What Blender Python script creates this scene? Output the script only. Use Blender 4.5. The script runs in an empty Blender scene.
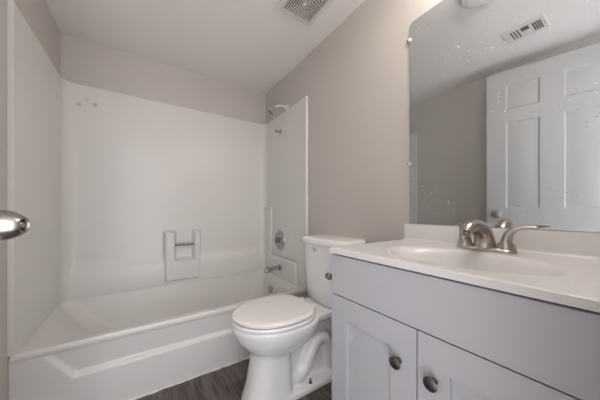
import bpy, bmesh, math, random
from mathutils import Vector, Matrix
random.seed(4)
R = math.radians
sc = bpy.context.scene
COL = sc.collection

# ------------------------------------------------------------------ camera, world, lights, exposure
cam_d = bpy.data.cameras.new('camera')
cam = bpy.data.objects.new('camera', cam_d); COL.objects.link(cam)
cam_d.sensor_width = 36.0
cam_d.lens = 235.8 / 600 * 36
cam_d.shift_y = 10.84 / 600
cam_d.clip_start = 0.02
cam.location = (-1.0575, 0.0, 0.9659)
cam.rotation_euler = (R(90), 0, -R(33.63))
sc.camera = cam

world = bpy.data.worlds.new('world'); sc.world = world
world.use_nodes = True
world.node_tree.nodes['Background'].inputs[0].default_value = (0.93, 0.96, 1.0, 1)
world.node_tree.nodes['Background'].inputs[1].default_value = 0.5

hl_d = bpy.data.lights.new('hall_daylight', 'AREA')
hl_d.shape = 'RECTANGLE'; hl_d.size = 3.2; hl_d.size_y = 2.3
hl_d.energy = 81.0; hl_d.color = (0.96, 0.96, 1.0)
hl = bpy.data.objects.new('hall_daylight', hl_d); COL.objects.link(hl)
hl.location = (-1.15, -0.45, 1.2); hl.rotation_euler = (R(108), 0, 0)   # shines along +Y through the doorway

LAMP_STRENGTH = 42.0          # the three globes of the vanity light
LAMP_COLOR = (1.0, 0.93, 0.87, 1)

sc.view_settings.view_transform = 'Standard'
sc.view_settings.look = 'None'
sc.view_settings.gamma = 1.0
sc.view_settings.use_curve_mapping = False
sc.view_settings.exposure = 0.11

# ------------------------------------------------------------------ helpers
def tag(o, label=None, cat=None, group=None, kind=None):
    if label: o['label'] = label
    if cat: o['category'] = cat
    if group: o['group'] = group
    if kind: o['kind'] = kind
    return o

def empty(name, loc, label, cat, group=None):
    o = bpy.data.objects.new(name, None); COL.objects.link(o)
    o.location = loc; o.empty_display_size = 0.05
    return tag(o, label, cat, group)

BASE = {}
def obj(name, bm, m, parent=None, angle=35, bevel=0, seg=2):
    """link a bmesh (world coordinates) as one mesh object under its parent"""
    off = Vector((0, 0, 0))
    p = parent
    while p is not None:
        off += p.location; p = p.parent
    if parent is not None: bmesh.ops.translate(bm, verts=bm.verts, vec=-off)
    bmesh.ops.recalc_face_normals(bm, faces=bm.faces)
    me = bpy.data.meshes.new(name); bm.to_mesh(me); bm.free()
    for f in me.polygons: f.use_smooth = True
    me.set_sharp_from_angle(angle=R(angle))
    me.materials.append(m)
    o = bpy.data.objects.new(name, me); COL.objects.link(o)
    if parent is not None: o.parent = parent
    if bevel:
        b = o.modifiers.new('bevel', 'BEVEL'); b.width = bevel; b.segments = seg
        b.limit_method = 'ANGLE'; b.angle_limit = R(40); b.harden_normals = False
    return o

def struct(name, bm, m, parent=None, **k):
    o = obj(name, bm, m, parent, **k)
    if parent is None: o['kind'] = 'structure'
    return o

def BM(): return bmesh.new()

def box(bm, lo, hi, M=None):
    vs = [bm.verts.new((x, y, z)) for x in (lo[0], hi[0]) for y in (lo[1], hi[1]) for z in (lo[2], hi[2])]
    for f in ((0,1,3,2),(4,6,7,5),(0,4,5,1),(2,3,7,6),(0,2,6,4),(1,5,7,3)):
        bm.faces.new([vs[i] for i in f])
    if M is not None: bmesh.ops.transform(bm, matrix=M, verts=vs)
    return bm

def loft(bm, loops, cap0=True, cap1=True, closed=True):
    rows = [[bm.verts.new(p) for p in L] for L in loops]
    n = len(rows[0])
    for a, b in zip(rows, rows[1:]):
        for i in range(n if closed else n - 1):
            j = (i + 1) % n
            bm.faces.new((a[i], a[j], b[j], b[i]))
    if cap0: bm.faces.new(rows[0])
    if cap1: bm.faces.new(rows[-1][::-1])
    return rows

def lathe(bm, prof, origin, axis, n=32):
    """prof: (radius, distance along axis)"""
    ax = Vector(axis).normalized()
    u = ax.orthogonal().normalized(); v = ax.cross(u)
    o = Vector(origin)
    loops = [[o + ax * d + (u * math.cos(2*math.pi*i/n) + v * math.sin(2*math.pi*i/n)) * max(r, 1e-4) for i in range(n)] for r, d in prof]
    return loft(bm, loops)

def spline(pts, k=8):
    """Catmull-Rom resample of tuples"""
    P = [Vector(p) for p in pts]
    P = [P[0]*2 - P[1]] + P + [P[-1]*2 - P[-2]]
    out = []
    for i in range(1, len(P) - 2):
        for s in range(k):
            t = s / k
            out.append(0.5 * ((2*P[i]) + (P[i+1]-P[i-1])*t + (2*P[i-1]-5*P[i]+4*P[i+1]-P[i+2])*t*t + (-P[i-1]+3*P[i]-3*P[i+1]+P[i+2])*t**3))
    out.append(P[-2])
    return out

def tube(bm, pts, radii, n=16, flat=1.0, up=(0, 0, 1), k=8):
    """pts 3D, radii per point; flat scales the section along the local 'up' axis"""
    R4 = spline([(p[0], p[1], p[2]) for p in pts], k)
    rr = [v[0] for v in spline([(r, 0, 0) for r in radii], k)]
    loops = []
    for i, p in enumerate(R4):
        t = (R4[min(i+1, len(R4)-1)] - R4[max(i-1, 0)]).normalized()
        u = Vector(up) - t * t.dot(Vector(up))
        if u.length < 1e-3: u = t.orthogonal()
        u.normalize(); w = t.cross(u)
        loops.append([p + w * (math.cos(2*math.pi*j/n) * rr[i]) + u * (math.sin(2*math.pi*j/n) * rr[i] * flat) for j in range(n)])
    return loft(bm, loops)

def rrect(x0, x1, y0, y1, r, z, k=6):
    """rounded rectangle loop, counter clockwise"""
    pts = []
    for cx, cy, a0 in ((x1-r, y1-r, 0), (x0+r, y1-r, 90), (x0+r, y0+r, 180), (x1-r, y0+r, 270)):
        for i in range(k+1):
            a = R(a0 + 90*i/k)
            pts.append(Vector((cx + r*math.cos(a), cy + r*math.sin(a), z)))
    return pts

# ------------------------------------------------------------------ materials
def mat(name, col, rough=0.5, metal=0.0, spec=0.5, coat=0.0):
    m = bpy.data.materials.new(name); m.use_nodes = True
    b = m.node_tree.nodes['Principled BSDF']
    b.inputs['Base Color'].default_value = (*col, 1)
    b.inputs['Roughness'].default_value = rough
    b.inputs['Metallic'].default_value = metal
    b.inputs['Specular IOR Level'].default_value = spec
    b.inputs['Coat Weight'].default_value = coat
    return m

def nd(m, t, **k):
    n = m.node_tree.nodes.new(t)
    for a, v in k.items(): setattr(n, a, v)
    return n
def lk(m, a, b): m.node_tree.links.new(a, b)
def pb(m): return m.node_tree.nodes['Principled BSDF']

def add_bump(m, scale, strength, dist=0.002, detail=3):
    tc = nd(m, 'ShaderNodeTexCoord'); n = nd(m, 'ShaderNodeTexNoise')
    n.inputs['Scale'].default_value = scale; n.inputs['Detail'].default_value = detail
    b = nd(m, 'ShaderNodeBump'); b.inputs['Strength'].default_value = strength; b.inputs['Distance'].default_value = dist
    lk(m, tc.outputs['Object'], n.inputs['Vector']); lk(m, n.outputs['Fac'], b.inputs['Height'])
    lk(m, b.outputs['Normal'], pb(m).inputs['Normal'])
    return m

def add_mottle(m, c1, c2, scale, detail=4, stretch=(1, 1, 1)):
    tc = nd(m, 'ShaderNodeTexCoord'); mp = nd(m, 'ShaderNodeMapping'); mp.inputs['Scale'].default_value = stretch
    n = nd(m, 'ShaderNodeTexNoise'); n.inputs['Scale'].default_value = scale; n.inputs['Detail'].default_value = detail
    r = nd(m, 'ShaderNodeValToRGB')
    r.color_ramp.elements[0].position = 0.3; r.color_ramp.elements[0].color = (*c1, 1)
    r.color_ramp.elements[1].position = 0.7; r.color_ramp.elements[1].color = (*c2, 1)
    lk(m, tc.outputs['Object'], mp.inputs['Vector']); lk(m, mp.outputs['Vector'], n.inputs['Vector'])
    lk(m, n.outputs['Fac'], r.inputs['Fac']); lk(m, r.outputs['Color'], pb(m).inputs['Base Color'])
    return r

M_wall = mat('beige_wall_paint', (0.58, 0.54, 0.50), 0.6, spec=0.35)
add_bump(M_wall, 130, 0.35, 0.003)
M_ceil = mat('ceiling_paint', (0.88, 0.85, 0.83), 0.8, spec=0.2)
add_bump(M_ceil, 90, 0.25, 0.003)
M_trim = mat('white_trim_paint', (0.72, 0.70, 0.67), 0.4)
M_door = mat('white_door_paint', (0.46, 0.455, 0.45), 0.45)
M_fiber = mat('fiberglass', (0.735, 0.722, 0.70), 0.30, spec=0.32)
M_tub = mat('tub_fiberglass', (0.70, 0.69, 0.68), 0.25, spec=0.5)
M_caulk = mat('caulk', (0.75, 0.74, 0.72), 0.7)
M_cer = mat('toilet_ceramic', (0.84, 0.835, 0.84), 0.12, spec=0.5)
M_seat = mat('seat_plastic', (0.86, 0.825, 0.82), 0.28)
M_cab = mat('cabinet_paint', (0.48, 0.478, 0.51), 0.4)
M_dark = mat('dark_gap', (0.025, 0.022, 0.022), 0.8)
M_stone = mat('cultured_marble', (0.71, 0.695, 0.69), 0.2, spec=0.5)
M_nickel = mat('brushed_nickel', (0.52, 0.48, 0.44), 0.28, metal=1.0)
M_chrome = mat('chrome', (0.46, 0.455, 0.45), 0.16, metal=1.0)
M_bright = mat('polished_chrome', (0.78, 0.77, 0.76), 0.2, metal=1.0)
M_knob = mat('satin_nickel_knob', (0.36, 0.335, 0.31), 0.27, metal=1.0)
M_pewter = mat('dark_pewter', (0.17, 0.155, 0.14), 0.38, metal=1.0)
M_dkmet = mat('aged_pewter', (0.26, 0.24, 0.22), 0.33, metal=1.0)
M_bolt = mat('dark_bolt', (0.10, 0.09, 0.08), 0.5, metal=0.6)
M_plastic = mat('white_plastic', (0.74, 0.72, 0.70), 0.4)
M_clip = mat('clear_clip', (0.80, 0.80, 0.79), 0.2)
M_grey = mat('grey_print', (0.52, 0.51, 0.50), 0.5)
M_globe = bpy.data.materials.new('lamp_globe'); M_globe.use_nodes = True
_b = pb(M_globe); _b.inputs['Base Color'].default_value = (0.9, 0.9, 0.88, 1)
_b.inputs['Emission Color'].default_value = LAMP_COLOR; _b.inputs['Emission Strength'].default_value = LAMP_STRENGTH

# surround: old fixing marks near the top left corner
def add_marks(m, base, spots, dark):
    tc = nd(m, 'ShaderNodeTexCoord'); acc = None
    nz = nd(m, 'ShaderNodeTexNoise'); nz.inputs['Scale'].default_value = 60
    lk(m, tc.outputs['Object'], nz.inputs['Vector'])
    for (p, rad, s) in spots:
        d = nd(m, 'ShaderNodeVectorMath', operation='DISTANCE'); d.inputs[1].default_value = (p[0] + W/2, p[1] - D, p[2] - T)
        lk(m, tc.outputs['Object'], d.inputs[0])
        mr = nd(m, 'ShaderNodeMapRange'); mr.inputs['From Min'].default_value = rad; mr.inputs['From Max'].default_value = rad*0.3
        mr.inputs['To Min'].default_value = 0; mr.inputs['To Max'].default_value = s
        lk(m, d.outputs['Value'], mr.inputs['Value'])
        mu = nd(m, 'ShaderNodeMath', operation='MULTIPLY'); lk(m, mr.outputs[0], mu.inputs[0]); lk(m, nz.outputs['Fac'], mu.inputs[1])
        if acc is None: acc = mu
        else:
            a = nd(m, 'ShaderNodeMath', operation='MAXIMUM'); lk(m, acc.outputs[0], a.inputs[0]); lk(m, mu.outputs[0], a.inputs[1]); acc = a
    mx = nd(m, 'ShaderNodeMixRGB'); mx.inputs[1].default_value = (*base, 1); mx.inputs[2].default_value = (*dark, 1)
    lk(m, acc.outputs[0], mx.inputs[0]); lk(m, mx.outputs[0], pb(m).inputs['Base Color'])

# floor planks: dark grey-brown vinyl boards running along Y
M_floor = mat('dark_vinyl_plank', (0.1, 0.085, 0.075), 0.4)
def floor_nodes(m):
    tc = nd(m, 'ShaderNodeTexCoord'); mp = nd(m, 'ShaderNodeMapping'); mp.inputs['Rotation'].default_value = (0, 0, R(90))
    mp.inputs['Location'].default_value = (0.05, 0.035, 0)
    br = nd(m, 'ShaderNodeTexBrick'); br.offset = 0.37
    br.inputs['Scale'].default_value = 1.0; br.inputs['Brick Width'].default_value = 0.92; br.inputs['Row Height'].default_value = 0.152
    br.inputs['Mortar Size'].default_value = 0.0016; br.inputs['Mortar Smooth'].default_value = 0.1
    br.inputs['Color1'].default_value = (0.165, 0.14, 0.125, 1); br.inputs['Color2'].default_value = (0.085, 0.072, 0.065, 1)
    br.inputs['Mortar'].default_value = (0.015, 0.013, 0.012, 1)
    mp2 = nd(m, 'ShaderNodeMapping'); mp2.inputs['Scale'].default_value = (22, 2.2, 1)
    nz = nd(m, 'ShaderNodeTexNoise'); nz.inputs['Scale'].default_value = 2.0; nz.inputs['Detail'].default_value = 6; nz.inputs['Distortion'].default_value = 1.2
    rp = nd(m, 'ShaderNodeValToRGB')
    rp.color_ramp.elements[0].position = 0.3; rp.color_ramp.elements[0].color = (0.42, 0.42, 0.42, 1)
    rp.color_ramp.elements[1].position = 0.72; rp.color_ramp.elements[1].color = (1.5, 1.45, 1.4, 1)
    mx = nd(m, 'ShaderNodeMixRGB', blend_type='MULTIPLY'); mx.inputs[0].default_value = 1
    lk(m, tc.outputs['Object'], mp.inputs['Vector']); lk(m, mp.outputs['Vector'], br.inputs['Vector'])
    lk(m, tc.outputs['Object'], mp2.inputs['Vector']); lk(m, mp2.outputs['Vector'], nz.inputs['Vector'])
    lk(m, nz.outputs['Fac'], rp.inputs['Fac']); lk(m, br.outputs['Color'], mx.inputs[1]); lk(m, rp.outputs['Color'], mx.inputs[2])
    lk(m, mx.outputs[0], pb(m).inputs['Base Color'])
    bp = nd(m, 'ShaderNodeBump'); bp.inputs['Strength'].default_value = 0.3; bp.inputs['Distance'].default_value = 0.002
    lk(m, nz.outputs['Fac'], bp.inputs['Height']); lk(m, bp.outputs['Normal'], pb(m).inputs['Normal'])
floor_nodes(M_floor)

# aged mirror: silvered glass with lime specks
M_mirror = mat('mirror_silver', (0.53, 0.55, 0.56), 0.015, metal=1.0)
def mirror_nodes(m):
    tc = nd(m, 'ShaderNodeTexCoord')
    sx = nd(m, 'ShaderNodeSeparateXYZ'); lk(m, tc.outputs['Object'], sx.inputs[0])
    cx_ = nd(m, 'ShaderNodeCombineXYZ'); lk(m, sx.outputs[1], cx_.inputs[0]); lk(m, sx.outputs[2], cx_.inputs[1])
    vo = nd(m, 'ShaderNodeTexVoronoi', voronoi_dimensions='2D'); vo.inputs['Scale'].default_value = 55
    lk(m, cx_.outputs[0], vo.inputs['Vector'])
    sp = nd(m, 'ShaderNodeSeparateColor'); lk(m, vo.outputs['Color'], sp.inputs[0])
    # speck radius is random per cell, most cells have none
    mr = nd(m, 'ShaderNodeMapRange'); mr.inputs['From Min'].default_value = 0.55; mr.inputs['From Max'].default_value = 1.0
    mr.inputs['To Min'].default_value = 0.0; mr.inputs['To Max'].default_value = 0.125
    lk(m, sp.outputs[0], mr.inputs['Value'])
    lt = nd(m, 'ShaderNodeMath', operation='LESS_THAN'); lk(m, vo.outputs['Distance'], lt.inputs[0]); lk(m, mr.outputs[0], lt.inputs[1])
    # patches where specks gather
    nz = nd(m, 'ShaderNodeTexNoise'); nz.inputs['Scale'].default_value = 5.5; nz.inputs['Detail'].default_value = 2
    lk(m, tc.outputs['Object'], nz.inputs['Vector'])
    m2 = nd(m, 'ShaderNodeMapRange'); m2.inputs['From Min'].default_value = 0.49; m2.inputs['From Max'].default_value = 0.60
    lk(m, nz.outputs['Fac'], m2.inputs['Value'])
    a = nd(m, 'ShaderNodeMath', operation='MULTIPLY'); lk(m, lt.outputs[0], a.inputs[0]); lk(m, m2.outputs[0], a.inputs[1])
    n3 = nd(m, 'ShaderNodeMath', operation='MULTIPLY'); lk(m, a.outputs[0], n3.inputs[0]); n3.inputs[1].default_value = 0.8
    d = nd(m, 'ShaderNodeBsdfDiffuse'); d.inputs['Color'].default_value = (0.86, 0.87, 0.88, 1)
    mix = nd(m, 'ShaderNodeMixShader')
    out = m.node_tree.nodes['Material Output']
    hz = nd(m, 'ShaderNodeMath', operation='MAXIMUM'); hz.inputs[1].default_value = 0.075; lk(m, n3.outputs[0], hz.inputs[0]); lk(m, hz.outputs[0], mix.inputs[0]); lk(m, pb(m).outputs[0], mix.inputs[1]); lk(m, d.outputs[0], mix.inputs[2])
    lk(m, mix.outputs[0], out.inputs['Surface'])
mirror_nodes(M_mirror)

# ------------------------------------------------------------------ room shell
W, D, H, F, T = 1.524, 2.228, 2.1698, 1.4767, 0.363
bm = BM(); box(bm, (-W-0.1, -1.0, -0.05), (0.1, D+0.1, 0.0)); struct('floor', bm, M_floor)
bm = BM(); box(bm, (-W-0.1, -1.0, H), (0.1, D+0.1, H+0.06)); struct('ceiling', bm, M_ceil)
bm = BM(); box(bm, (0, -1.0, 0), (0.1, D+0.1, H)); struct('wall_right', bm, M_wall)
bm = BM(); box(bm, (-W-0.1, -1.0, 0), (-W, D+0.1, H)); struct('wall_left', bm, M_wall)
bm = BM(); box(bm, (-W, D, 0), (0, D+0.1, H)); struct('wall_back', bm, M_wall)
DX0, DX1, DH = -1.500, -0.735, 2.085        # doorway the photo is taken from
bm = BM()
box(bm, (DX1, -0.11, 0), (0, 0.0, H)); box(bm, (-W, -0.11, DH), (DX1, 0.0, H)); box(bm, (-W, -0.11, 0), (DX0, 0.0, DH))
struct('wall_front', bm, M_wall)

# ------------------------------------------------------------------ door, opened against the left wall
th = R(13.0)
dd = Vector((math.sin(th), math.cos(th), 0)); dn = Vector((math.cos(th), -math.sin(th), 0))
edge = Vector((-1.311, 0.766, 0))           # room-side leading edge
DW, DT = 0.735, 0.035
MD = Matrix.Identity(4)
org = edge - dd*DW - dn*(DT/2)              # hinge line, middle of the slab
for i in range(3):
    MD[i][0] = dd[i]; MD[i][1] = dn[i]; MD[i][2] = (0, 0, 1)[i]; MD[i][3] = org[i]
bm = BM()
zb, zt = 0.012, 2.068
st, mid = 0.118, 0.118
cw = (DW - 2*st - mid)/2
cols = [(st, st+cw), (st+cw+mid, DW-st)]
rows = [(0.245, 0.80), (0.985, 1.665), (1.762, 1.955)]
core = DT/2 - 0.0075
box(bm, (0, -core, zb), (DW, core, zt), MD)
for s in (-1, 1):
    ya, yb = (core, DT/2) if s > 0 else (-DT/2, -core)
    for (x0, x1) in ((0, st), (st+cw, st+cw+mid), (DW-st, DW)):
        box(bm, (x0, ya, zb), (x1, yb, zt), MD)
    zz = [zb] + [v for r in rows for v in r] + [zt]
    for (x0, x1) in cols:
        for i in range(0, 8, 2): box(bm, (x0, ya, zz[i]), (x1, yb, zz[i+1]), MD)
        for (z0, z1) in rows:
            g = 0.004; w2 = 0.032
            y_in, y_out = s*core, s*(DT/2 - 0.0015)
            # sloped moulding around the opening, then the raised field
            def rect(m_, y): return [MD @ Vector(p) for p in ((x0+m_, y, z0+m_), (x1-m_, y, z0+m_), (x1-m_, y, z1-m_), (x0+m_, y, z1-m_))]
            loft(bm, [rect(0.0, s*DT/2), rect(0.010, y_in+s*0.0005), rect(0.016, y_in+s*0.0005), rect(0.040, y_out)], cap0=False, cap1=True)
door = struct('door_1', bm, M_door, angle=20)
for s in (1, -1):
    kp = MD @ Vector((DW-0.060, s*DT/2, 0.938))
    bm = BM()
    lathe(bm, [(0.0, 0), (0.032, 0), (0.033, 0.003), (0.030, 0.007), (0.018, 0.010), (0.0135, 0.012), (0.0135, 0.019), (0.020, 0.023), (0.0265, 0.029),
               (0.0298, 0.037), (0.0296, 0.045), (0.0268, 0.055), (0.0220, 0.065), (0.0165, 0.0722), (0.0145, 0.0738), (0.0125, 0.0738), (0.0116, 0.072),
               (0.0108, 0.0600), (0.0, 0.0600)], kp, dn*s, 44)
    kn = obj('door_knob', bm, M_knob, door, angle=40)
    if s == 1: kn['label'] = 'brushed nickel egg-shaped door knob with a recessed end'
    bm = BM(); lathe(bm, [(0, 0.0602), (0.0065, 0.0602), (0.0065, 0.0700), (0.0052, 0.0712), (0, 0.0712)], kp, dn*s, 20)
    obj('lock_button', bm, M_chrome, kn)
for z in (0.25, 1.05, 1.85):
    bm = BM(); p = MD @ Vector((-0.004, -DT/2, z)); lathe(bm, [(0, -0.045), (0.006, -0.045), (0.006, 0.045), (0, 0.045)], p, (0, 0, 1), 16)
    obj('hinge', bm, M_nickel, door)

# ------------------------------------------------------------------ shower surround
S = 1.8446
add_marks(M_fiber, (0.735, 0.722, 0.70), [((-1.506, 2.071, 1.685), 0.018, 0.7), ((-1.430, 2.210, 1.707), 0.020, 1.0), ((-1.342, 2.211, 1.722), 0.020, 1.3),
          ((-1.385, 2.211, 1.750), 0.018, 0.5)], (0.33, 0.33, 0.34))
def upath(t, r, z, k=9):
    x0, x1, y1 = -W+0.0175+min(t-0.017, 0), -0.0175-min(t-0.017, 0), D-t
    P = []
    n = 14
    for i in range(n): P.append((x0, F + (y1-r-F)*i/n))
    for i in range(k): a = R(180 - 90*i/k); P.append((x0+r+r*math.cos(a), y1-r+r*math.sin(a)))
    n = 26
    for i in range(n): P.append((x0+r + (x1-r-x0-r)*i/n, y1))
    for i in range(k): a = R(90 - 90*i/k); P.append((x1-r+r*math.cos(a), y1-r+r*math.sin(a)))
    n = 14
    for i in range(n+1): P.append((x1, y1-r - (y1-r-F)*i/n))
    return [Vector((x, y, z)) for x, y in P]
sur = empty('shower_surround', (-W/2, D, T), 'glossy white fiberglass shower surround wrapping three sides above the bathtub', 'shower surround')
bm = BM()
prof = [(T+0.0006, 0.052), (0.46, 0.050), (0.50, 0.0485), (0.53, 0.045), (0.55, 0.0385), (0.565, 0.031), (0.58, 0.0245), (0.60, 0.0195), (0.63, 0.017),
        (0.9, 0.017), (1.3, 0.017), (S-0.006, 0.017), (S-0.001, 0.0155), (S, 0.012), (S, 0.0005)]
loops = [upath(t, 0.070, z) for z, t in prof]
rws = loft(bm, loops, False, False, closed=False)
# close the two front edges back to the wall
for e in (0, -1):
    sx = -W+0.0005 if e == 0 else -0.0005
    col = [r[e] for r in rws]
    bk = [bm.verts.new((sx, F, v.co.z)) for v in col]
    for i in range(len(col)-1): bm.faces.new((col[i], col[i+1], bk[i+1], bk[i]))
obj('wall_panels', bm, M_fiber, sur, angle=40)
# front trim lip at the plumbing end
bm = BM()
loft(bm, [rrect(-0.024, -0.0005, F-0.005, F+0.012, 0.0055, z, 4) for z in (T+0.0006, S+0.002)])
obj('edge_flange', bm, M_fiber, sur)
# shallow pilaster moulded into the plumbing-end corner
bm = BM()
def pil(m_, z): return rrect(-0.034+m_, -0.0095, 2.050+m_, D-0.012, 0.007, z, 4)
loft(bm, [pil(0, T+0.0006), pil(0, 0.994), pil(0.002, 0.999), pil(0.006, 1.002)])
obj('corner_pilaster', bm, M_fiber, sur, angle=50)
# low ledge moulded under the spout at the plumbing end
bm = BM()
def el(m_, z): return rrect(-0.040+m_, -0.0095, 1.600+m_, D-0.030, 0.018, z, 6)
loft(bm, [el(0, T+0.0006), el(0, 0.528), el(0.003, 0.542), el(0.012, 0.552)])
obj('end_ledge', bm, M_fiber, sur, angle=50)
# moulded soap niche
yb = D - 0.017
nic = BM()
def sst(v): v = max(0.0, min(1.0, v)); return v*v*(3-2*v)
def block(x, z, x0, x1, z0, z1, d, w):
    return d*sst((x-x0+w/2)/w)*sst((x1+w/2-x)/w)*sst((z-z0+w/2)/w)*sst((z1+w/2-z)/w)
def relief(x, z):
    return max(block(x, z, -0.916, -0.836, 0.392, 0.796, 0.062, 0.030),      # left post
               block(x, z, -0.700, -0.645, 0.545, 0.796, 0.062, 0.026),      # right post
               block(x, z, -0.916, -0.645, 0.392, 0.570, 0.062, 0.030)) - 0.003      # shelf block
gx, gz = 130, 150
gv = []
for jz in range(gz+1):
    z = T+0.004 + (0.830 - T-0.004)*jz/gz
    gv.append([nic.verts.new((-0.955 + 0.355*ix/gx, yb - relief(-0.955 + 0.355*ix/gx, z), z)) for ix in range(gx+1)])
for jz in range(gz):
    for ix in range(gx): nic.faces.new((gv[jz][ix], gv[jz][ix+1], gv[jz+1][ix+1], gv[jz+1][ix]))
niche = obj('soap_niche', nic, M_fiber, sur, angle=80)
bm = BM()
zc = 0.689; yc = yb-0.045
loft(bm, [[Vector((x, yc + 0.008*math.cos(a*math.pi/6), zc + 0.0105*math.sin(a*math.pi/6))) for a in range(12)] for x in (-0.842, -0.698)])
o = obj('washcloth_bar', bm, M_dkmet, niche); o['label'] = 'brushed metal washcloth bar across the soap niche'

# ------------------------------------------------------------------ bathtub
tub = empty('bathtub', (-W/2, (F+D)/2, 0), 'white fiberglass alcove bathtub with a recessed apron panel beside the toilet', 'bathtub')
bm = BM()
g = 0.002
def tl(m_, r, z, y0=None):
    return rrect(-W+g+m_, -g-m_, (F+m_) if y0 is None else y0, D-g-m_, r, z, 8)
loops = [tl(0.03, 0.02, 0.0), tl(0.03, 0.02, 0.30), tl(0.004, 0.004, 0.330), tl(0.001, 0.004, 0.346), tl(0.002, 0.004, 0.356), tl(0.007, 0.006, T)]
def tin(mx0, mx1, my0, my1, r, z): return rrect(-W+mx0, -mx1, F+my0, D-my1, r, z, 8)
loops += [tin(0.0185, 0.053, 0.046, 0.0530, 0.072, T), tin(0.0200, 0.057, 0.058, 0.0540, 0.074, T-0.005), tin(0.0260, 0.064, 0.070, 0.0560, 0.078, T-0.022), tin(0.060, 0.085, 0.088, 0.066, 0.095, 0.29),
          tin(0.13, 0.105, 0.105, 0.082, 0.115, 0.20), tin(0.22, 0.135, 0.125, 0.105, 0.13, 0.115), tin(0.27, 0.165, 0.15, 0.13, 0.13, 0.082), tin(0.33, 0.21, 0.20, 0.18, 0.11, 0.064)]
loft(bm, loops)
obj('basin', bm, M_fiber, tub, angle=50)
# apron: a sheet of real relief with a trapezoid recess (slopes inward to a ledge)
bm = BM()
nx, nz = 230, 80
def apron_off(x, z):
    """how far the skin lies behind the front plane"""
    zl = 0.203; rec = 0.0
    # recess grows from the rim down to the ledge
    s = max(0.0, min(1.0, (0.342 - z)/(0.342 - zl)))
    d = 0.002 + 0.022*s
    # ledge (chamfer) at the bottom, diagonal chamfers at both ends
    lo = (z - (zl-0.008))/0.020
    xl = -1.435 + (0.345 - z)*(0.105/0.140)
    xr = -0.089 - (0.345 - z)*(0.105/0.140)
    le = (x - xl)/0.022; ri = (xr - x)/0.022
    k = max(0.0, min(1.0, lo, le, ri))
    return d*k
y0 = F - 0.001
grid = []
for j in range(nz+1):
    z = 0.345*j/nz
    row = []
    for i in range(nx+1):
        x = -W+g + (W-2*g)*i/nx
        row.append(bm.verts.new((x, y0 + 0.006 + apron_off(x, z), z)))
    grid.append(row)
for j in range(nz):
    for i in range(nx): bm.faces.new((grid[j][i], grid[j][i+1], grid[j+1][i+1], grid[j+1][i]))
edge_v = [r[0] for r in grid]; ev2 = [r[-1] for r in grid]
for ev in (edge_v, ev2):
    b2 = [bm.verts.new((v.co.x, F+0.045, v.co.z)) for v in ev]
    for i in range(nz): bm.faces.new((ev[i], ev[i+1], b2[i+1], b2[i]))
obj('apron', bm, M_tub, tub, angle=60)
bm = BM()
pts, rad = [], []
x = -W+0.01
while x < -0.02:
    pts.append((x, F - 0.001 + random.uniform(-0.0015, 0.0025), 0.001 + random.uniform(0, 0.003))); rad.append(random.uniform(0.004, 0.0085)); x += random.uniform(0.012, 0.03)
tube(bm, pts, rad, n=8, k=3)
o = obj('caulk_bead', bm, M_caulk, tub); o['label'] = 'rough white caulk bead along the floor'
bm = BM(); lathe(bm, [(0, -0.01), (0.03, -0.01), (0.033, 0.0), (0.033, 0.004), (0.028, 0.008), (0, 0.009)], (-0.118, 1.89, 0.27), (-1, 0, 0.25), 28)
obj('overflow_plate', bm, M_chrome, tub)

# ------------------------------------------------------------------ shower fittings on the right wall
YV = 1.889
sh = empty('wall_shower', (0, 1.80, 1.875), 'chrome shower head on a bent arm above the surround', 'shower head')
bm = BM(); lathe(bm, [(0, 0), (0.028, 0), (0.028, 0.003), (0.016, 0.011), (0.0, 0.012)], (0, 1.80, 1.875), (-1, 0, 0), 28); o = obj('wall_flange', bm, M_plastic, sh); o['label'] = 'white wall flange'
bm = BM(); tube(bm, [(-0.004, 1.80, 1.875), (-0.05, 1.803, 1.882), (-0.088, 1.81, 1.874), (-0.112, 1.815, 1.856)], [0.0105]*4, 14); o = obj('shower_arm', bm, M_plastic, sh); o['label'] = 'pale shower arm'
ax = Vector((-0.62, 0.12, -0.78)).normalized(); p0 = Vector((-0.108, 1.814, 1.860))
bm = BM(); lathe(bm, [(0, 0), (0.014, 0), (0.016, 0.006), (0.014, 0.016), (0.016, 0.024), (0.028, 0.040), (0.035, 0.056), (0.036, 0.066), (0.033, 0.070), (0.030, 0.068), (0, 0.068)], p0, ax, 32)
hd = obj('spray_head', bm, M_bright, sh)
bm = BM(); lathe(bm, [(0, 0.0685), (0.027, 0.0685), (0.025, 0.072), (0, 0.0725)], p0, ax, 32); o = obj('spray_face', bm, M_dkmet, hd); o['label'] = 'dark grey spray face'

hk = empty('hand_shower_bracket', (-0.0178, 1.889, 1.684), 'small chrome bracket on the surround below the shower head', 'bracket')
bm = BM(); lathe(bm, [(0, 0), (0.023, 0), (0.024, 0.003), (0.020, 0.007), (0, 0.008)], (-0.0178, 1.889, 1.684), (-1, 0, 0), 28); obj('mounting_plate', bm, M_chrome, hk)
bm = BM(); tube(bm, [(-0.022, 1.889, 1.694), (-0.034, 1.889, 1.690), (-0.046, 1.889, 1.684)], [0.012, 0.010, 0.013], 14)
tube(bm, [(-0.022, 1.889, 1.668), (-0.034, 1.889, 1.672), (-0.046, 1.889, 1.684)], [0.008, 0.008, 0.010], 12)
obj('holder', bm, M_bright, hk)
bm = BM(); lathe(bm, [(0, 0), (0.013, 0), (0.015, 0.01), (0.014, 0.02), (0, 0.021)], (-0.044, 1.889, 1.684), (-1, 0, 0.0), 20); obj('cradle', bm, M_chrome, hk)

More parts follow.
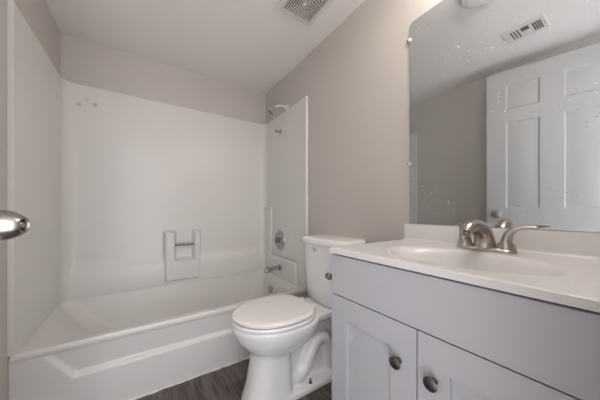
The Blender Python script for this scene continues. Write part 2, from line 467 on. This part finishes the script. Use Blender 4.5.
vv = empty('shower_valve', (-0.0178, YV, 0.70), 'round chrome shower valve trim on the end panel above the tub spout', 'shower valve')
P = (-0.0178, YV, 0.70)
bm = BM(); lathe(bm, [(0, 0), (0.088, 0), (0.090, 0.003), (0.088, 0.007), (0.070, 0.010), (0.066, 0.008), (0.060, 0.010), (0.040, 0.015), (0.036, 0.018), (0, 0.018)], P, (-1, 0, 0), 48)
esc = obj('escutcheon', bm, M_chrome, vv)
bm = BM(); lathe(bm, [(0, 0.016), (0.020, 0.016), (0.020, 0.026), (0.026, 0.030), (0.028, 0.038), (0.026, 0.046), (0.017, 0.050), (0, 0.051)], P, (-1, 0, 0), 10)
obj('handle', bm, M_dkmet, vv, angle=25)
for a in (90, 210, 330, 270, 30, 150):
    bm = BM(); q = (P[0], P[1] + 0.052*math.cos(R(a)), P[2] + 0.052*math.sin(R(a)))
    lathe(bm, [(0, 0.008), (0.0085, 0.008), (0.0075, 0.0145), (0, 0.015)], q, (-1, 0, 0), 14); obj('stud', bm, M_dkmet, esc)

sp = empty('tub_spout', (-0.05, 1.84, 0.452), 'chrome tub spout with a diverter pin low on the end panel', 'tub spout')
bm = BM(); lathe(bm, [(0, 0), (0.027, 0), (0.027, 0.006), (0.023, 0.008), (0, 0.008)], (-0.0505, 1.84, 0.466), (-1, 0, 0), 28); obj('collar', bm, M_chrome, sp)
bm = BM(); tube(bm, [(-0.054, 1.84, 0.466), (-0.10, 1.84, 0.464), (-0.150, 1.84, 0.458), (-0.184, 1.84, 0.449), (-0.192, 1.84, 0.436)], [0.017, 0.018, 0.019, 0.018, 0.014], 20); obj('spout_body', bm, M_chrome, sp)
bm = BM(); lathe(bm, [(0, 0), (0.004, 0), (0.004, 0.018), (0.008, 0.020), (0.008, 0.025), (0, 0.026)], (-0.172, 1.84, 0.466), (0, 0, 1), 16); obj('diverter_pin', bm, M_chrome, sp)

# ------------------------------------------------------------------ toilet
YT = 1.118
toi = empty('toilet', (-0.36, YT, 0), 'white two-piece toilet with closed lid between the bathtub and the vanity', 'toilet')
def egg(z, xf, xb, hw, pf=2.0, pb_=3.0, n=48, xc=None, yc=YT):
    if xc is None: xc = xf + (xb-xf)*0.52
    L = []
    for i in range(n):
        a = 2*math.pi*i/n
        c, s = math.cos(a), math.sin(a)
        e = pf if c < 0 else pb_
        cc = math.copysign(abs(c)**(2/e), c); ss = math.copysign(abs(s)**(2/e), s)
        ax_ = (xc-xf) if c < 0 else (xb-xc)
        L.append(Vector((xc + ax_*cc, yc + hw*ss, z)))
    return L
bm = BM()
loft(bm, [egg(*v) for v in ((0.235, -0.585, -0.36, 0.088), (0.262, -0.612, -0.33, 0.115), (0.292, -0.645, -0.29, 0.142), (0.325, -0.672, -0.26, 0.162),
                            (0.36, -0.690, -0.245, 0.176), (0.388, -0.701, -0.24, 0.183), (0.404, -0.701, -0.24, 0.183), (0.4095, -0.694, -0.245, 0.177))])
loft(bm, [egg(z, xf, xb, hw, 2.3, 5.5) for z, xf, xb, hw in ((0.0, -0.655, -0.405, 0.108), (0.02, -0.650, -0.405, 0.105), (0.09, -0.628, -0.41, 0.097), (0.17, -0.612, -0.415, 0.094), (0.24, -0.600, -0.42, 0.094), (0.30, -0.60, -0.42, 0.10))])
loft(bm, [rrect(-0.60, -0.12, YT-h_, YT+h_, 0.03, z) for z, h_ in ((0.0, 0.109), (0.024, 0.109), (0.034, 0.104), (0.038, 0.094))])
loft(bm, [rrect(-0.47, -0.06, YT-0.044, YT+0.044, 0.02, z) for z in (0.02, 0.39)])
loft(bm, [[Vector((x, YT + s_*(h_-m_), z)) for x, h_, s_ in ((-0.030, 0.116, 1), (-0.30, 0.132, 1), (-0.46, 0.150, 1), (-0.46, 0.150, -1), (-0.30, 0.132, -1), (-0.030, 0.116, -1))] for z, m_ in ((0.355, 0.024), (0.372, 0.004), (0.404, 0.0), (0.411, 0.005))])
for s in (-1, 1):
    tube(bm, [(-0.46, YT+s*0.02, 0.19), (-0.42, YT+s*0.036, 0.10), (-0.365, YT+s*0.040, 0.078), (-0.318, YT+s*0.044, 0.110), (-0.280, YT+s*0.052, 0.180), (-0.235, YT+s*0.050, 0.240), (-0.175, YT+s*0.048, 0.225), (-0.145, YT+s*0.044, 0.14), (-0.140, YT+s*0.035, 0.03)],
         [0.034, 0.042, 0.045, 0.041, 0.038, 0.040, 0.040, 0.038, 0.036], 18)
bowl = obj('bowl', bm, M_cer, toi, angle=180)
rm = bowl.modifiers.new('remesh', 'REMESH'); rm.mode = 'VOXEL'; rm.voxel_size = 0.006; rm.use_smooth_shade = True
sm = bowl.modifiers.new('smooth', 'SMOOTH'); sm.factor = 0.5; sm.iterations = 7
for s in (-1, 1):
    bm = BM(); lathe(bm, [(0, 0), (0.0085, 0), (0.0085, 0.005), (0.006, 0.007), (0.0045, 0.008), (0.0045, 0.024), (0, 0.0245)], (-0.306, YT+s*0.091, 0.037), (0, 0, 1), 12)
    o = obj('floor_bolt', bm, M_bolt, toi); o['label'] = 'bare dark bolt in the base flange'
# seat ring and lid
bm = BM()
A = [egg(z, -0.701+m_, -0.276-m_, 0.187-m_) for z, m_ in ((0.4145, 0.006), (0.417, 0.001), (0.425, 0.0), (0.430, 0.004))]
B = [egg(z, -0.615, -0.36, 0.105) for z in (0.430, 0.4145)]
rw = loft(bm, A + B, False, False)
n_ = len(rw[0])
for i in range(n_): bm.faces.new((rw[-1][i], rw[-1][(i+1) % n_], rw[0][(i+1) % n_], rw[0][i]))
obj('seat', bm, M_seat, toi, angle=50)
bm = BM()
loft(bm, [egg(z, -0.697+m_, -0.280-m_, 0.184-m_) for z, m_ in ((0.4345, 0.006), (0.4365, 0.001), (0.445, 0.0), (0.451, 0.006), (0.454, 0.020), (0.4565, 0.06), (0.4575, 0.11))])
obj('lid', bm, M_seat, toi, angle=40)
for s in (-1, 1):
    bm = BM(); loft(bm, [rrect(-0.279, -0.245, YT+s*0.058-0.018, YT+s*0.058+0.018, 0.008, z, 4) for z in (0.411, 0.434, 0.438)]); obj('seat_hinge', bm, M_seat, toi)
# tank
def tkl(z, xb, xf, hw, r, bow):
    L = rrect(xf, xb, YT-hw-0.026, YT+hw-0.026, r, z, 8)
    out = []
    # resample long front side so that it can bow outwards
    n = len(L)
    for i in range(n):
        a, b = L[i], L[(i+1) % n]
        k = 10 if (b-a).length > 0.1 else 1
        for j in range(k): out.append(a.lerp(b, j/k))
    for p in out:
        w = max(0.0, min(1.0, (xb-p.x)/(xb-xf)))
        p.x -= bow*w*(1 - ((p.y-(YT-0.026))/hw)**2)
    return out
bm = BM()
loft(bm, [tkl(z, -0.022, -xf, hw, 0.035, 0.028) for z, xf, hw in ((0.412, 0.150, 0.175), (0.420, 0.160, 0.184), (0.50, 0.166, 0.188), (0.64, 0.172, 0.193), (0.766, 0.176, 0.197))])
obj('tank', bm, M_cer, toi, angle=50)
bm = BM()
loft(bm, [tkl(z, -0.014+m_, -0.186+m_, 0.211-m_, 0.04, 0.032) for z, m_ in ((0.765, 0.006), (0.768, 0.0), (0.788, 0.0), (0.796, 0.004), (0.801, 0.014), (0.803, 0.035))])
obj('tank_lid', bm, M_cer, toi, angle=50)
bm = BM(); lathe(bm, [(0, 0), (0.018, 0), (0.017, 0.0012), (0, 0.0015)], (-0.2015, 1.130, 0.733), (-1, 0, 0), 24)
bmesh.ops.scale(bm, vec=(1, 1, 0.8), verts=bm.verts, space=Matrix.Translation((0, 0, -0.733)))
o = obj('printed_emblem', bm, M_grey, toi); o['label'] = 'faint grey oval print on the tank front'

# ------------------------------------------------------------------ vanity
VX, V0, V1, VZ = -0.478, 0.042, 0.660, 0.812
van = empty('vanity_cabinet', (-0.24, 0.35, 0), 'white two-door vanity cabinet with shaker doors under the sink top', 'cabinet')
bm = BM()
xf = VX + 0.019
box(bm, (xf, V1-0.016, 0.0), (-0.002, V1, VZ)); box(bm, (xf, V0, 0.0), (-0.002, V0+0.016, VZ))
box(bm, (xf, V0+0.016, 0.09), (-0.002, V1-0.016, 0.105)); box(bm, (-0.012, V0+0.016, 0.105), (-0.002, V1-0.016, VZ))
box(bm, (xf+0.05, V0+0.016, 0.0), (xf+0.065, V1-0.016, 0.09))
box(bm, (xf, V0+0.016, 0.65), (xf+0.018, V1-0.016, 0.70)); box(bm, (xf, V0+0.016, 0.79), (xf+0.018, V1-0.016, VZ)); box(bm, (xf, 0.32, 0.105), (xf+0.018, 0.356, 0.65))
box(bm, (xf, V0+0.016, 0.105), (xf+0.018, V0+0.05, 0.79)); box(bm, (xf, V1-0.05, 0.105), (xf+0.018, V1-0.016, 0.79))
obj('carcass', bm, M_cab, van)
bm = BM(); box(bm, (VX, V0+0.001, 0.6655), (xf-0.0005, V1, 0.8065)); obj('drawer_front', bm, M_cab, van, bevel=0.0015)
def shaker(y0, y1, z0, z1, ky, name, lab):
    bm = BM(); rl = 0.075
    xb = xf-0.0005
    box(bm, (VX, y0, z0), (xb, y0+rl, z1)); box(bm, (VX, y1-rl, z0), (xb, y1, z1))
    box(bm, (VX, y0+rl, z0), (xb, y1-rl, z0+rl)); box(bm, (VX, y0+rl, z1-rl), (xb, y1-rl, z1))
    box(bm, (VX+0.010, y0+rl, z0+rl), (xb, y1-rl, z1-rl))
    d = obj('door', bm, M_cab, van)
    bm = BM(); lathe(bm, [(0, 0), (0.008, 0), (0.0085, 0.002), (0.006, 0.005), (0.0052, 0.014), (0.008, 0.0165), (0.0152, 0.0185), (0.0168, 0.0205), (0.0163, 0.0225), (0.012, 0.0250), (0, 0.0262)], (VX, ky, 0.560), (-1, 0, 0), 32)
    k = obj('knob', bm, M_pewter, d); k['label'] = 'round pewter cabinet knob'
shaker(0.3365, V1, 0.105, 0.6625, 0.384, 'door', '')
shaker(V0+0.001, 0.3325, 0.105, 0.6625, 0.291, 'door', '')

# sink top: one slab with an oval basin pressed into it
top = empty('sink_countertop', (-0.24, 0.35, 0.812), 'white cultured marble vanity top with an integral oval basin', 'sink top')
bm = BM()
CX, CY, CZ = -0.487, 0.036, 0.832
cx, cy, ax_, ay_ = -0.292, 0.318, 0.146, 0.216
nx, ny = 90, 120
Tt, Bt = [], []
for i in range(nx+1):
    x = CX + (0 - 0.0005 - CX)*i/nx; ra, rb = [], []
    for j in range(ny+1):
        y = CY + (0.663 - CY)*j/ny
        r = math.hypot((x-cx)/ax_, (y-cy)/ay_)
        z = CZ
        if r < 1.06:
            s = max(0.0, min(1.0, (1.06-r)/0.42)); s = s*s*(3-2*s)
            z -= s*(0.022 + 0.085*max(0.0, 1-min(r, 1)**2.4))
        # soft front and side edges
        m_ = min(x-CX, 0.663-y, y-CY)
        if m_ < 0.003: z -= 0.0025*(1-m_/0.003)**2
        ra.append(bm.verts.new((x, y, z))); rb.append(bm.verts.new((x, y, min(0.813, z-0.012))))
    Tt.append(ra); Bt.append(rb)
for G in (Tt, Bt):
    for i in range(nx):
        for j in range(ny): bm.faces.new((G[i][j], G[i+1][j], G[i+1][j+1], G[i][j+1]))
for i in range(nx):
    for j in (0, ny): bm.faces.new((Tt[i][j], Tt[i+1][j], Bt[i+1][j], Bt[i][j]))
for j in range(ny):
    for i in (0, nx): bm.faces.new((Tt[i][j], Tt[i][j+1], Bt[i][j+1], Bt[i][j]))
obj('basin_slab', bm, M_stone, top, angle=50)
bm = BM()
loft(bm, [[Vector((x, y, z)) for x, z in ((-0.0005, 0.8325), (-0.030, 0.8325), (-0.023, 0.836), (-0.0205, 0.842), (-0.019, 0.899), (-0.016, 0.904), (-0.0005, 0.9045))] for y in (CY, 0.6605)])
obj('backsplash', bm, M_stone, top, angle=50)
bm = BM(); lathe(bm, [(0, -0.01), (0.022, -0.01), (0.024, 0.0), (0.023, 0.002), (0.016, 0.001), (0.013, -0.004), (0, -0.004)], (cx, cy, CZ-0.104), (0, 0, 1), 28)
obj('drain', bm, M_nickel, top)

# faucet
FX, FY = -0.085, 0.322
fa = empty('faucet', (FX, FY, CZ), 'brushed nickel two-handle faucet at the back of the sink', 'faucet')
bm = BM()
loft(bm, [rrect(FX-0.027+m_, FX+0.027-m_, FY-0.085+m_, FY+0.085-m_, 0.0265-m_, z, 8) for z, m_ in ((CZ+0.0005, 0), (CZ+0.008, 0.0), (CZ+0.012, 0.004), (CZ+0.013, 0.01))])
obj('base_plate', bm, M_nickel, fa)
bm = BM()
tube(bm, [(FX+0.004, FY, CZ+0.010), (FX+0.001, FY, CZ+0.034), (FX-0.014, FY, CZ+0.060), (FX-0.046, FY, CZ+0.079), (FX-0.086, FY, CZ+0.084), (FX-0.120, FY, CZ+0.079), (FX-0.140, FY, CZ+0.064)],
     [0.032, 0.0290, 0.0265, 0.0240, 0.0210, 0.0185, 0.0150], 24, up=(0, 1, 0))
spt = obj('spout', bm, M_nickel, fa, angle=50)
bm = BM(); lathe(bm, [(0, 0), (0.010, 0), (0.010, 0.006), (0, 0.006)], (FX-0.1400, FY, CZ+0.0645), (-0.70, 0, -0.70), 20); obj('aerator', bm, M_dkmet, spt)
for s, rot in ((-1, 0), (1, -48)):
    hy = FY + s*0.058
    bm = BM(); lathe(bm, [(0, 0.010), (0.0255, 0.010), (0.0255, 0.014), (0.0225, 0.026), (0.0205, 0.031), (0, 0.031)], (FX, hy, CZ), (0, 0, 1), 28); h_ = obj('handle', bm, M_nickel, fa)
    bm = BM()
    pts = [(0, 0, 0.030), (0, 0.003*1, 0.048), (0, 0.010, 0.064), (0, 0.024, 0.0765), (0, 0.046, 0.082), (0, 0.072, 0.0835)]
    q = [(FX + p[1]*math.sin(R(-rot)) * s, hy + s*p[1]*math.cos(R(rot)), CZ+p[2]) for p in pts]
    tube(bm, q, [0.0200, 0.0180, 0.0155, 0.0110, 0.0085, 0.0070], 20, flat=1.0 if False else 0.75, up=(0, 0, 1))
    obj('lever', bm, M_nickel, h_, angle=50)

# paper holder on the toilet side of the vanity
tp = empty('paper_holder', (-0.39, V1, 0.711), 'nickel toilet paper holder mounted on the side of the vanity facing the toilet', 'paper holder')
for x in (-0.456, -0.316):
    bm = BM(); lathe(bm, [(0, 0.0005), (0.017, 0.0005), (0.017, 0.004), (0.010, 0.008), (0.0095, 0.030), (0.0125, 0.034), (0.0125, 0.050), (0.010, 0.053), (0, 0.053)], (x, V1, 0.711), (0, 1, 0), 20); obj('post', bm, M_dkmet, tp)
bm = BM(); lathe(bm, [(0, 0), (0.006, 0), (0.006, 0.120), (0, 0.120)], (-0.446, V1+0.042, 0.711), (1, 0, 0), 14); obj('roller', bm, M_nickel, tp)

# ------------------------------------------------------------------ mirror
mir = empty('wall_mirror', (0, 0.345, 0.906), 'large frameless spotted mirror fixed over the vanity backsplash', 'mirror')
my0, my1, mz0, mz1, cr = 0.045, 0.6445, 0.9058, 1.8551, 0.024
def mloop(x, m_):
    L = []
    for (y, z, r, a0) in ((my1-m_, mz1-m_, cr, 0), (my0+m_, mz1-m_, cr, 90), (my0+m_, mz0+m_, 0.003, 180), (my1-m_, mz0+m_, 0.003, 270)):
        sy = -1 if a0 in (0, 270) else 1; sz = -1 if a0 in (0, 90) else 1
        for i in range(7):
            a = R(a0 + 15*i); L.append(Vector((x, y + sy*r + r*math.cos(a), z + sz*r + r*math.sin(a))))
    return L
bm = BM(); loft(bm, [mloop(-0.0005, 0), mloop(-0.0045, 0), mloop(-0.0055, 0.0012)])
obj('mirror_glass', bm, M_mirror, mir, angle=20)
for (y, z) in ((0.6445, 1.773), (0.6445, 1.189), (0.045, 1.773), (0.045, 1.189)):
    s = 1 if y > 0.3 else -1
    bm = BM(); box(bm, (-0.0105, y-s*0.010, z-0.008), (-0.0060, y+s*0.011, z+0.008)); box(bm, (-0.0105, y+s*0.002, z-0.008), (-0.0004, y+s*0.011, z+0.008))
    c = obj('mirror_clip', bm, M_clip, mir, bevel=0.001)
    bm = BM(); lathe(bm, [(0, 0), (0.004, 0), (0.003, 0.0015), (0, 0.002)], (-0.0105, y+s*0.0055, z), (-1, 0, 0), 12); obj('clip_screw', bm, M_bolt, c)

# ------------------------------------------------------------------ ceiling fittings
fan = empty('exhaust_fan_grille', (-0.28, 1.12, H), 'square white exhaust fan grille of concentric louvers on the ceiling', 'vent')
fx, fy, fh = -0.280, 1.118, 0.128
bm = BM()
def sq(h, z): return [Vector((fx+a*h, fy+b*h, z)) for a, b in ((-1, -1), (1, -1), (1, 1), (-1, 1))]
loft(bm, [sq(fh, H-0.0005), sq(fh, H-0.006), sq(fh-0.006, H-0.012), sq(fh-0.032, H-0.013), sq(fh-0.033, H-0.004)], False, False)
obj('frame', bm, M_plastic, fan, angle=20)
bm = BM(); box(bm, (fx-fh+0.02, fy-fh+0.02, H-0.0100), (fx+fh-0.02, fy+fh-0.02, H-0.0006)); obj('backing', bm, M_dark, fan)
bm = BM()
h = fh-0.037
while h > 0.0245:
    loft(bm, [sq(h, H-0.0095), sq(h, H-0.0118), sq(h-0.0006, H-0.0122), sq(h-0.0054, H-0.0122), sq(h-0.0060, H-0.0118), sq(h-0.0060, H-0.0095)], False, False)
    h -= 0.0132
loft(bm, [sq(0.0130, H-0.0095), sq(0.0130, H-0.0118), sq(0.0122, H-0.0122)], False, True)
obj('louvers', bm, M_plastic, fan, angle=20)

reg = empty('ceiling_register', (-1.067, 0.477, H), 'white slotted heating register on the ceiling, seen in the mirror', 'vent')
ry0, ry1, rx0, rx1 = 0.372, 0.582, -1.152, -0.982
bm = BM()
def rq(m_, z): return [Vector(p) for p in ((rx0+m_, ry0+m_, z), (rx1-m_, ry0+m_, z), (rx1-m_, ry1-m_, z), (rx0+m_, ry1-m_, z))]
loft(bm, [rq(0, H-0.0005), rq(0, H-0.004), rq(0.004, H-0.009)], False, True)
plate = obj('face_plate', bm, M_plastic, reg)
for y in (0.538, 0.522, 0.506):
    bm = BM(); box(bm, (rx0+0.038, y-0.0035, H-0.0100), (rx1-0.030, y+0.0035, H-0.0088)); obj('slot', bm, M_dark, plate)
bm = BM(); box(bm, (rx1-0.075, 0.452, H-0.0100), (rx1-0.030, 0.490, H-0.0088)); obj('damper_opening', bm, M_dark, plate)
bm = BM(); lathe(bm, [(0, 0), (0.017, 0), (0.016, 0.004), (0, 0.005)], (rx0+0.06, 0.471, H-0.009), (0, 0, -1), 20); obj('damper_lever', bm, M_plastic, reg)
for y in (0.432, 0.421, 0.410, 0.399):
    bm = BM(); box(bm, (rx0+0.038, y-0.0038, H-0.0100), (rx1-0.030, y+0.0038, H-0.0088)); obj('slot', bm, M_dark, plate)
for y in (ry0+0.012, ry1-0.014):
    bm = BM(); lathe(bm, [(0, 0), (0.004, 0), (0.003, 0.0015), (0, 0.002)], ((rx0+rx1)/2, y, H-0.009), (0, 0, -1), 12); obj('screw', bm, M_bolt, reg)

cl = empty('ceiling_light', (-0.488, 0.525, H), 'round white flush ceiling fixture, its edge seen at the top of the mirror', 'ceiling light')
bm = BM(); lathe(bm, [(0, 0.0005), (0.100, 0.0005), (0.100, 0.012), (0.096, 0.016), (0, 0.016)], (-0.488, 0.525, H), (0, 0, -1), 48); obj('base_ring', bm, M_plastic, cl)
bm = BM(); lathe(bm, [(0.092, 0.0165), (0.090, 0.028), (0.078, 0.040), (0.055, 0.048), (0.028, 0.052), (0, 0.053)], (-0.488, 0.525, H), (0, 0, -1), 48); obj('diffuser', bm, M_clip, cl)

# vanity light above the mirror: bar with three globes, the room's lit lamp
vl = empty('vanity_light', (0, 0.21, 2.03), 'three-globe vanity light bar on the wall above the mirror', 'wall light')
bm = BM(); box(bm, (-0.03, 0.03, 2.005), (-0.0005, 0.39, 2.085)); obj('back_plate', bm, M_nickel, vl, bevel=0.004)
for y in (0.08, 0.21, 0.34):
    bm = BM(); lathe(bm, [(0, 0), (0.024, 0), (0.024, 0.125), (0, 0.125)], (-0.03, y, 2.042), (-1, 0, -0.1), 20); h_ = obj('socket', bm, M_nickel, vl)
    bm = BM(); bmesh.ops.create_uvsphere(bm, u_segments=24, v_segments=14, radius=0.048, matrix=Matrix.Translation((-0.190, y, 2.030))); obj('globe', bm, M_globe, h_)
